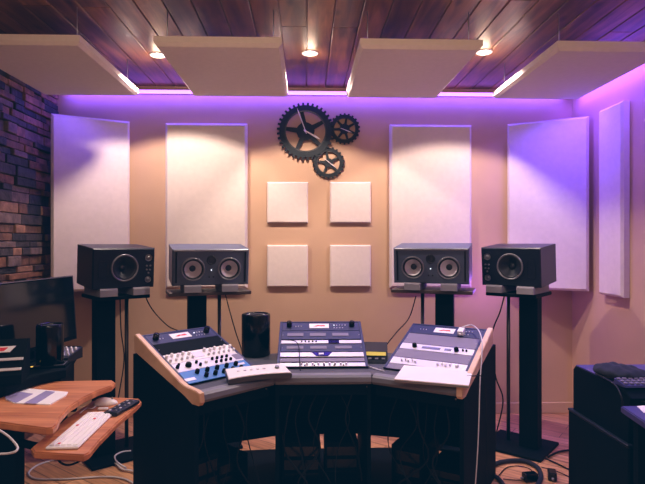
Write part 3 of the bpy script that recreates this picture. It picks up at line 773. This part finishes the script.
# ------------------------------------------------------------------ left station
# black side desk along the stone wall
ZS = .80
sp = [Vector((XL+.06, 3.3, 0)), Vector((PX(80, 3.25), 3.27, 0)), Vector((PX(66, 2.66), 2.66, 0)), Vector((XL+.06, 2.66, 0))]
sd = thing('side_desk', 'black equipment desk standing against the stone wall', 'desk', ((sp[0].x+sp[2].x)/2, 2.92, 0))
MB().prism([(p.x, p.y) for p in (sp[0], sp[1], sp[2], Vector((PX(40, 2.56), 2.56)), Vector((PX(6, 2.36), 2.36)), Vector((XL+.06, 2.20)))], ZS-.04, ZS, None, .003).build('desk_top', 'black', sd, True)
MB().prism([(sp[0].x+.03, sp[0].y-.03), (sp[1].x-.03, sp[1].y-.03), (sp[2].x-.04, sp[2].y+.03), (sp[3].x+.03, sp[3].y+.03)], .50, ZS-.04, None, .003).build('drawer_case', 'black', sd, True)
for x_, y_ in ((sp[0].x+.06, 3.24), (sp[1].x-.36, 3.22), (sp[3].x+.06, 2.72), (sp[2].x-.45, 2.72)):
    MB().box((x_, y_, .25), (.05, .05, .50), .004).build('leg', 'black', sd, True)
# wide monitor
ma = Vector((PX(76.5, 3.20), 3.20, 0)); mb_ = Vector((PX(-16, 2.50), 2.50, 0)); d = ma-mb_; ang = math.atan2(d.y, d.x)
t = thing('computer_monitor', 'wide black computer monitor on the side desk by the stone wall', 'monitor', ((ma.x+mb_.x)/2, (ma.y+mb_.y)/2, ZS))
mw = d.length
t.matrix_basis = T(((ma.x+mb_.x)/2, (ma.y+mb_.y)/2, ZS)) @ RZ(ang)
TM = T((0, 0, .055)) @ RX(R(-4)); hh = .37
MB().box((0, .012, hh/2), (mw, .024, hh), .004, TM).build('housing', 'black', t)
MB().box((0, -.0015, hh/2+.006), (mw-.024, .003, hh-.034), 0, TM).build('screen', 'screen', t)
MB().box((0, -.001, hh-.003), (mw, .004, .005), 0, TM).build('top_bezel', 'rim', t)
MB().box((mw/2-.004, -.001, hh/2), (.007, .004, hh), 0, TM).build('side_bezel', 'cabinet', t)
MB().prism([(-.03, .03), (.03, .03), (.03, .05), (-.03, .05)], 0, .20).build('stand_neck', 'black', t)
MB().prism([(-.05, .0), (.13, .0), (.13, .10), (-.05, .10)], 0, .010, None, .002).build('stand_foot', 'black', t)
# black can in front of the screen
p = Vector((PX(50, 2.75), 2.72, 0))
can('desktop_computer', 'small black glossy cylinder in front of the monitor on the side desk', (p.x, p.y+.03, ZS), .064, .21, 'container')
# black rack box with card label and silver strips
t = thing('rack_box', 'low black rack case with silver strips and red logo card on the side desk', 'audio gear', (PX(4, 2.47), 2.47, ZS), R(16))
MB().prism([(-.10, 0), (.08, 0), (.08, .17), (.05, .175), (-.10, .04)], -.20, .09, V2).build('case', 'black', t)
sl = T((-.03, -.10, .04)) @ RX(math.atan2(.135, .15))
for s_, m_ in ((.03, 'silver'), (.085, 'silver')):
    MB().box((.0, s_, .003), (.23, .014, .005), .001, sl).build('strip', m_, t)
cd = MB().prism([(-.05, .125), (.055, .125), (.075, .158), (-.01, .158)], .001, .004, sl).build('logo_card', 'white', t)
MB().prism([(-.02, .130), (.03, .132), (.045, .150), (.0, .152)], .0042, .0052, sl).build('logo_mark', 'red', cd)
# small mixer
p = PZ(68, 352, ZS+.03)
t = thing('small_mixer', 'small mixer crowded with grey knobs at the right end of the side desk', 'mixer', (p.x-.01, p.y-.05, ZS), R(-8))
MB().prism([(-.07, 0), (.07, 0), (.07, .055), (-.07, .025)], -.085, .075, V2).build('case', 'cabinet', t)
sl = T((0, -.07, .025)) @ RX(math.atan2(.03, .14))
MB().box((0, .075, .001), (.13, .11, .003), 0, sl).build('faceplate', 'rim', t)
for i in range(6):
    for j in range(3): MB().lathe([(0, .014), (.006, .014), (.0075, 0)], sl @ T((-.07+i*.026, .03+j*.036, .002)), 10).build('knob', 'silver', t)
# tablet box
p = PZ(49, 366, ZS+.004)
t = thing('drawing_tablet', 'flat black tablet with thin grey outline on the side desk', 'tablet', (p.x, max(p.y, 2.74)-.0, ZS), R(12))
MB().box((0, 0, .006), (.16, .11, .012), .003).build('body', 'black', t)
MB().ring([(-.07, -.045), (.07, -.045), (.07, .045), (-.07, .045)], [(-.066, -.041), (.066, -.041), (.066, .041), (-.066, .041)], .012, .0135).build('outline', 'rim', t)
MB().lathe([(0, .014), (.006, .013), (.007, .011)], T((-.072, -.050, 0)), 12).build('power_light', 'amber', t)

# wooden two-tier workstation
def poly(pxs, z): return [PZ(x, y, z) for x, y in pxs]
ZU, ZL = .75, .66
up = poly([(-40, 404), (-2, 399), (31, 381.5), (112, 380), (115.5, 382), (112, 385.5), (99, 390), (84, 397), (70, 406), (60, 417), (57, 424), (53, 427.5), (46, 428), (0, 422), (-40, 418)], ZU)
wt = thing('computer_table', 'cherry wood two-tier computer table with black post in the left foreground', 'table', (up[12].x-.2, up[12].y+.15, 0))
MB().prism([(p.x, p.y) for p in up], ZU-.028, ZU, None, .005).build('upper_top', 'cherry', wt, True)
lo = poly([(31, 447.5), (34, 452), (84, 455), (90, 452), (99, 441), (119, 421), (138, 405), (141.5, 401), (139, 398.5), (112, 397), (92, 401), (66, 418)], ZL)
MB().prism([(p.x, p.y) for p in lo], ZL-.026, ZL, None, .005).build('keyboard_tray', 'cherry', wt, True)
pc = PZ(16, 425, ZU); pc.y += .10; pc.x -= .075
MB().box((pc.x, pc.y, ZU/2-.014), (.075, .075, ZU-.03), .004).build('post', 'black', wt, True)
MB().box((pc.x+.1, pc.y+.12, .02), (.45, .10, .04), .006, None).build('foot', 'black', wt, True)
p1 = PZ(70, 415, ZL-.03)
MB().tube([(pc.x, pc.y, .66), (pc.x+.15, pc.y+.08, .60), (p1.x-.06, p1.y+.08, .615), (p1.x-.02, p1.y+.10, ZL-.03)], .016).build('support_arm', 'black', wt, True)
# under-tray bits
MB().tube([PZ(56, 455, ZL-.03), PZ(60, 462, ZL-.05), PZ(68, 465, ZL-.055), PZ(78, 462, ZL-.05), PZ(85, 456, ZL-.03)], .004).build('tray_bracket', 'black', wt, True)
# leaflet on the upper top
lf = poly([(5, 396), (23, 388.5), (68, 392.5), (66, 396), (50, 405), (14, 403.5), (6, 400)], ZU+.001)
t = thing('glossy_folder', 'glossy white and lavender folder lying on the upper wooden table', 'folder', (lf[3].x-.1, lf[3].y, ZU))
MB().prism([(p.x, p.y) for p in lf], ZU, ZU+.004).build('sheet', 'paper', t, True)
s1 = poly([(5, 397), (19, 392), (33, 394), (16, 403), (7, 400)], ZU+.004); MB().prism([(p.x, p.y) for p in s1], ZU+.0041, ZU+.0056).build('printed_corner', 'lav', t, True)
s1 = poly([(46, 391), (55, 392), (36, 404), (24, 403.5)], ZU+.004); MB().prism([(p.x, p.y) for p in s1], ZU+.0041, ZU+.0056).build('printed_band', 'lav', t, True)
# keyboard
kq = poly([(46, 444.5), (77, 448.5), (114, 412.5), (89, 410.5)], ZL+.012)
kc = sum(kq, Vector())/4; ku = (kq[2]-kq[1]); ka = math.atan2(ku.y, ku.x)
kl = ku.length; kwd = .118
t = thing('keyboard', 'slim white keyboard on the lower wooden tray', 'keyboard', (kc.x, kc.y, ZL), ka)
MB().box((0, 0, .006), (kl, kwd, .010), .003).build('body', 'white', t)
for r0 in range(5):
    MB().box((0, -.042+r0*.021, .0125), (kl-.03, .0165, .004), .001).build('key_row', 'paper', t)
for (kx, ky) in ((-.18, .02), (.1, -.01), (.02, .03)):
    MB().box((kx, ky, .0150), (.012, .009, .002)).build('coloured_key', 'red', t)
# mouse
p = PZ(108, 404.5, ZL)
t = thing('computer_mouse', 'white rounded mouse on the far end of the lower tray', 'mouse', (p.x-.01, p.y, ZL+.001), R(10))
mm = MB(); tb = bmesh.new(); bmesh.ops.create_uvsphere(tb, u_segments=24, v_segments=14, radius=1)
for v in tb.verts:
    x, y, z = v.co; v.co = Vector((x*.055, y*.030, max(0, z)*.032*(1-.25*x)))
mm._add(tb, None, True).build('shell', 'white', t)
MB().cyl((.028, -.004, .027), (.028, .004, .027), .005, n=12).build('scroll_wheel', 'rim', t)
# black fader strip
fq = poly([(108, 410), (121, 413), (142, 401), (133, 399)], ZL+.02)
fc = sum(fq, Vector())/4; fa = math.atan2((fq[2]-fq[1]).y, (fq[2]-fq[1]).x)
t = thing('button_remote', 'black button remote lying at the right tip of the lower tray', 'remote', (fc.x-.02, fc.y+.005, ZL), fa)
MB().box((0, 0, .010), (.20, .065, .018), .004).build('case', 'cabinet', t)
for i in range(5):
    for j in range(2): MB().box((-.075+i*.036, -.014+j*.028, .0205), (.012, .009, .004), .001).build('button', 'silver' if (i+j) % 2 else 'rim', t)
# little silver stick beside the mouse
p = PZ(103, 410, ZL)
solo('usb_stick', MB().box((p.x, p.y+.0, ZL+.006), (.045, .02, .010), .003), 'silver', 'small silver stick between the keyboard and the mouse', 'usb stick')
cable('mouse_cable', [PZ(96, 406, ZL+.004), PZ(92, 408.5, ZL+.004), PZ(87, 408, ZL+.004), PZ(80, 413, ZL+.004)], .0025, 'wcable', 'white cable tail at the head of the keyboard')
# white cables on the floor and at the post
def fl(pts, z=.006): return [PZ(x, y, z) for x, y in pts]
cable('floor_cable', fl([(97, 458), (86, 457.5), (70, 458), (54, 460), (38, 465), (29, 472), (31, 477), (42, 479.5), (70, 479), (100, 477), (120, 478), (134, 484), (140, 494)]), .0062, 'wcable', 'white cable looping across the wood floor under the keyboard tray')
cable('floor_cable', fl([(97, 458), (106, 459), (116, 464), (122, 469), (133, 471), (145, 473)], .014), .006, 'wcable', 'white cable running right across the floor to the desk side')
cable('floor_cable', fl([(131, 451), (122, 452), (115, 456), (117, 462), (126, 468)], .022), .006, 'wcable', 'short curved white cable on the floor by the left desk side')
cable('drooping_cable', [P(-6, 427, 1.95), P(8, 436, 1.95), P(17, 446, 1.93), P(16, 451, 1.9), P(8, 453.5, 1.9), P(-6, 454, 1.9)], .004, 'wcable', 'white cable drooping beside the black table post')
# ------------------------------------------------------------------ right station
zc = .75
ka_ = PZ(576, 366, zc); kb_ = PZ(618, 392, zc)
cab = thing('equipment_cabinet', 'black equipment cabinet with sloping blue-lit top against the right wall', 'cabinet', (1.78, 2.68, 0))
prf = [(ka_.y+.02, 0.5), (kb_.y+.02, .5), (kb_.y+.01, zc-.055), (kb_.y+.0, zc-.03), (kb_.y+.06, zc), (ka_.y, zc+.0), (ka_.y+.02, zc-.02)]
xl = 1.44
VR = Matrix(((0, 0, 1, 0), (1, 0, 0, 0), (0, 1, 0, 0), (0, 0, 0, 1)))
MB().prism(prf, xl+.015, XR-.05, VR, .003).build('upper_case', 'black', cab, True)
MB().prism([(kb_.y+.065, zc), (ka_.y, zc), (ka_.y, zc+.006), (kb_.y+.065, zc+.006)], xl+.02, XR-.06, VR).build('top_skin', 'violet_light_tint', cab, True)
MB().box(((xl+XR-.04)/2, (ka_.y+kb_.y)/2+.02, .25), (XR-.04-xl, ka_.y-kb_.y+.05, .50), .006).build('lower_case', 'black', cab, True)
MB().box((xl+.012, (ka_.y+kb_.y)/2+.02, .505), (.030, ka_.y-kb_.y+.05, .014), .003).build('trim_rail', 'cabinet', cab, True)
MB().cyl((1.52, kb_.y-.012, .66), (1.52, kb_.y+.02, .66), .010, n=16).build('lock', 'rim', cab, True)
# nearer low table with blue lit surface and paper
ta = thing('low_table', 'dark low table with blue-lit top at the right edge of the photo', 'table', (1.62, 1.98, 0))
zt2 = .70
MB().prism([(1.385, 2.33), (XR-.1, 2.33), (XR-.1, 1.75), (1.31, 1.75)], zt2-.03, zt2, None, .004).build('table_top', 'violet_light_tint', ta, True)
for x_, y_ in ((1.44, 2.28), (1.42, 1.82), (2.02, 2.28), (2.02, 1.82)):
    MB().box((x_, y_, (zt2-.03)/2), (.04, .04, zt2-.03), .003).build('leg', 'black', ta, True)
MB().box((1.74, 2.31, .37), (.60, .02, .60), 0).build('back_panel', 'black', ta, True)
pq = [PZ(637, 406, zt2+.003), PZ(652, 405, zt2+.003), PZ(660, 411, zt2+.003), PZ(644, 412.5, zt2+.003)]
solo('paper_sheet', MB().prism([(p.x, p.y) for p in pq], zt2, zt2+.003), 'paper', 'white paper sheet on the blue-lit low table', 'paper')
cable('thin_lead', [PZ(652, 392, zt2+.006), PZ(644, 395, zt2+.006), PZ(638, 398.5, zt2+.006), PZ(645, 402, zt2+.006), PZ(656, 403, zt2+.006)], .004, 'cable', 'dark cord curled beside the paper on the low table')
# cap-like dark bag on cabinet
t = thing('dark_bag', 'dark soft bag lying flat on the black cabinet top', 'bag', (PX(620, 2.60)-.0, 2.60, zc+.006), R(-22))
tb = bmesh.new(); bmesh.ops.create_uvsphere(tb, u_segments=32, v_segments=18, radius=1)
for v in tb.verts:
    x, y, z = v.co; w_ = .006*math.sin(x*9)*math.cos(y*7)
    v.co = Vector((x*.118*(1+.08*y), y*.115, .028+(z if z > 0 else z*.8)*.034*(1-.35*x)+w_*(z > 0)))
MB()._add(tb, None, True).build('bag_body', 'bluecloth', t)
MB().tube([(.09, -.02, .02), (.15, -.05, .012), (.16, .02, .012), (.10, .05, .02)], .006).build('strap', 'bluecloth', t)
cable('bag_cord', [Vector((PX(619, 2.42), 2.62, zc+.02)), Vector((PX(619, 2.42), 2.46, zc+.012)), Vector((PX(619, 2.40)-.005, 2.375, zc-.02)), Vector((PX(619, 2.40), 2.37, .68))], .004, 'cable', 'thin cord hanging over the front edge of the black cabinet')
# keypad
t = thing('keypad', 'dark keypad with grey keys in front of the bag on the cabinet', 'keypad', (PX(636, 2.455), 2.46, zc+.006), R(0))
MB().prism([(-.045, 0), (.045, 0), (.045, .022), (-.045, .010)], -.075, .085, V2).build('case', 'violet_light_tint', t)
for i in range(6):
    for j in range(3): MB().box((-.062+i*.027, -.028+j*.028, .016+j*.0035), (.018, .018, .008), .002).build('key', 'blank', t)
# bottle by the low table
p = Vector((PX(636, 2.18), 2.30, 0))
p = Vector((1.30, 2.20, 0))
t = thing('spray_bottle', 'small clear bottle with pale cap beside the low table leg', 'bottle', p)
MB().lathe([(0, 0), (.030, .0), (.032, .01), (.032, .15), (.014, .19), (.012, .20), (0, .20)], n=24).build('bottle_body', 'rim', t)
MB().lathe([(.0, .228), (.013, .226), (.015, .200), (0, .199)], n=20).build('cap', 'white', t)
# floor cables, right
cable('coiled_cable', fl([(486, 490), (487, 476), (494, 465), (507, 461), (524, 461), (537, 467), (541, 476), (537, 486), (528, 494)], .016), .014, 'bluecloth', 'thick dark cable curved over the floor in front of the far right stand')
cable('thin_floor_cable', fl([(497, 478), (506, 468), (518, 466), (530, 469), (532, 475), (522, 480), (503, 479)], .006), .003, 'cable', 'thin dark cable loop lying inside the thick curved cable')
cable('floor_power_lead', fl([(540, 456), (556, 463), (566, 468), (575, 472)], .008), .005, 'cable', 'black lead on the floor running from the far right stand to the cabinet')
cable('floor_power_lead', fl([(548, 457), (558, 452), (570, 450)], .012), .007, 'cable', 'short black lead on the floor beside the cabinet foot')
cable('thin_floor_cable', fl([(541, 467), (556, 471), (572, 478), (590, 486)], .006), .003, 'cable', 'thin dark cable trailing from the thick curved cable towards the cabinet')
cable('coiled_cable', fl([(478, 476), (490, 474), (500, 480), (506, 490)], .014), .012, 'bluecloth', 'thick dark cable at the foot of the right desk side')
for px, py, rz_, lab in ((530, 481, 10, 'glossy black adapter on the floor inside the thick curved cable'), (552, 479, 70, 'upright black adapter on the floor right of the thick curved cable')):
    p = PZ(px, py, .0)
    t = thing('power_adapter', lab, 'adapter', (p.x, p.y, 0), R(rz_))
    MB().box((0, 0, .025), (.085, .05, .05), .010, seg=3).build('adapter_body', 'blackgloss', t); MB().box((-.052, 0, .022), (.02, .014, .012), .003).build('plug_tip', 'rim', t)

# ------------------------------------------------------------------ added fill lights, no fixtures
spot('right_spot', (1.25, 1.5, 2.62), (1.25, 3.1, 0), (1, .78, .78), 60, 62, .5, .05)  # unseen spot added to brighten the right floor and desk cheek
spot('left_spot', (-1.2, 1.0, 2.62), (-1.15, 2.5, .5), (1, .76, .6), 42, 55, .6, .05)  # unseen spot added to brighten the wooden tables
area('room_fill', (0.1, -.2, CZ-.12), (R(22), 0, 0), 2.4, 1.2, (1.0, .81, .76), 30)
point('corner_violet', (1.46, 4.10, 1.05), (.42, .14, 1), 4.5, .12)  # added violet fill low behind the right stand, no fixture
point('left_warm', (-.9, 1.6, 2.45), (1, .70, .5), 3, .1)  # added warm fill for the left side
area('ceiling_bounce', (0.1, 1.0, 1.9), (R(180), 0, 0), 2.6, 1.6, (1, .66, .40), 38)  # unseen lamp facing up, added in place of light bounced onto the ceiling
area('corner_glow_right', (1.80, 3.93, 2.43), (R(-10), R(-12), 0), .45, .10, (.11, .05, 1), 11)  # violet fill added over the right corner panel, no fixture
area('corner_glow_left', (-1.62, 4.02, 2.43), (R(-10), R(10), 0), .4, .06, (.12, .05, 1), 2.4)  # weaker violet fill added over the left corner panel

w = bpy.data.worlds.new('World'); bpy.context.scene.world = w; w.use_nodes = True
w.node_tree.nodes['Background'].inputs[0].default_value = (.05, .07, .14, 1); w.node_tree.nodes['Background'].inputs[1].default_value = .3

cam = bpy.data.cameras.new('camera'); cam.sensor_width = 36; cam.lens = 36*F/645; cam.clip_start = .05
co = bpy.data.objects.new('camera', cam); C.objects.link(co); co.location = (0, 0, H); co.rotation_euler = (R(90), 0, -YAW)
bpy.context.scene.camera = co
vs = bpy.context.scene.view_settings
vs.use_curve_mapping = True
cmv = vs.curve_mapping
for ci, lift in ((0, .0008), (1, .0070), (2, .0140)):
    cmv.curves[ci].points[0].location = (0, lift)
cmv.update()
vs.view_transform = 'Standard'; vs.look = 'None'; vs.exposure = 0; vs.gamma = 1
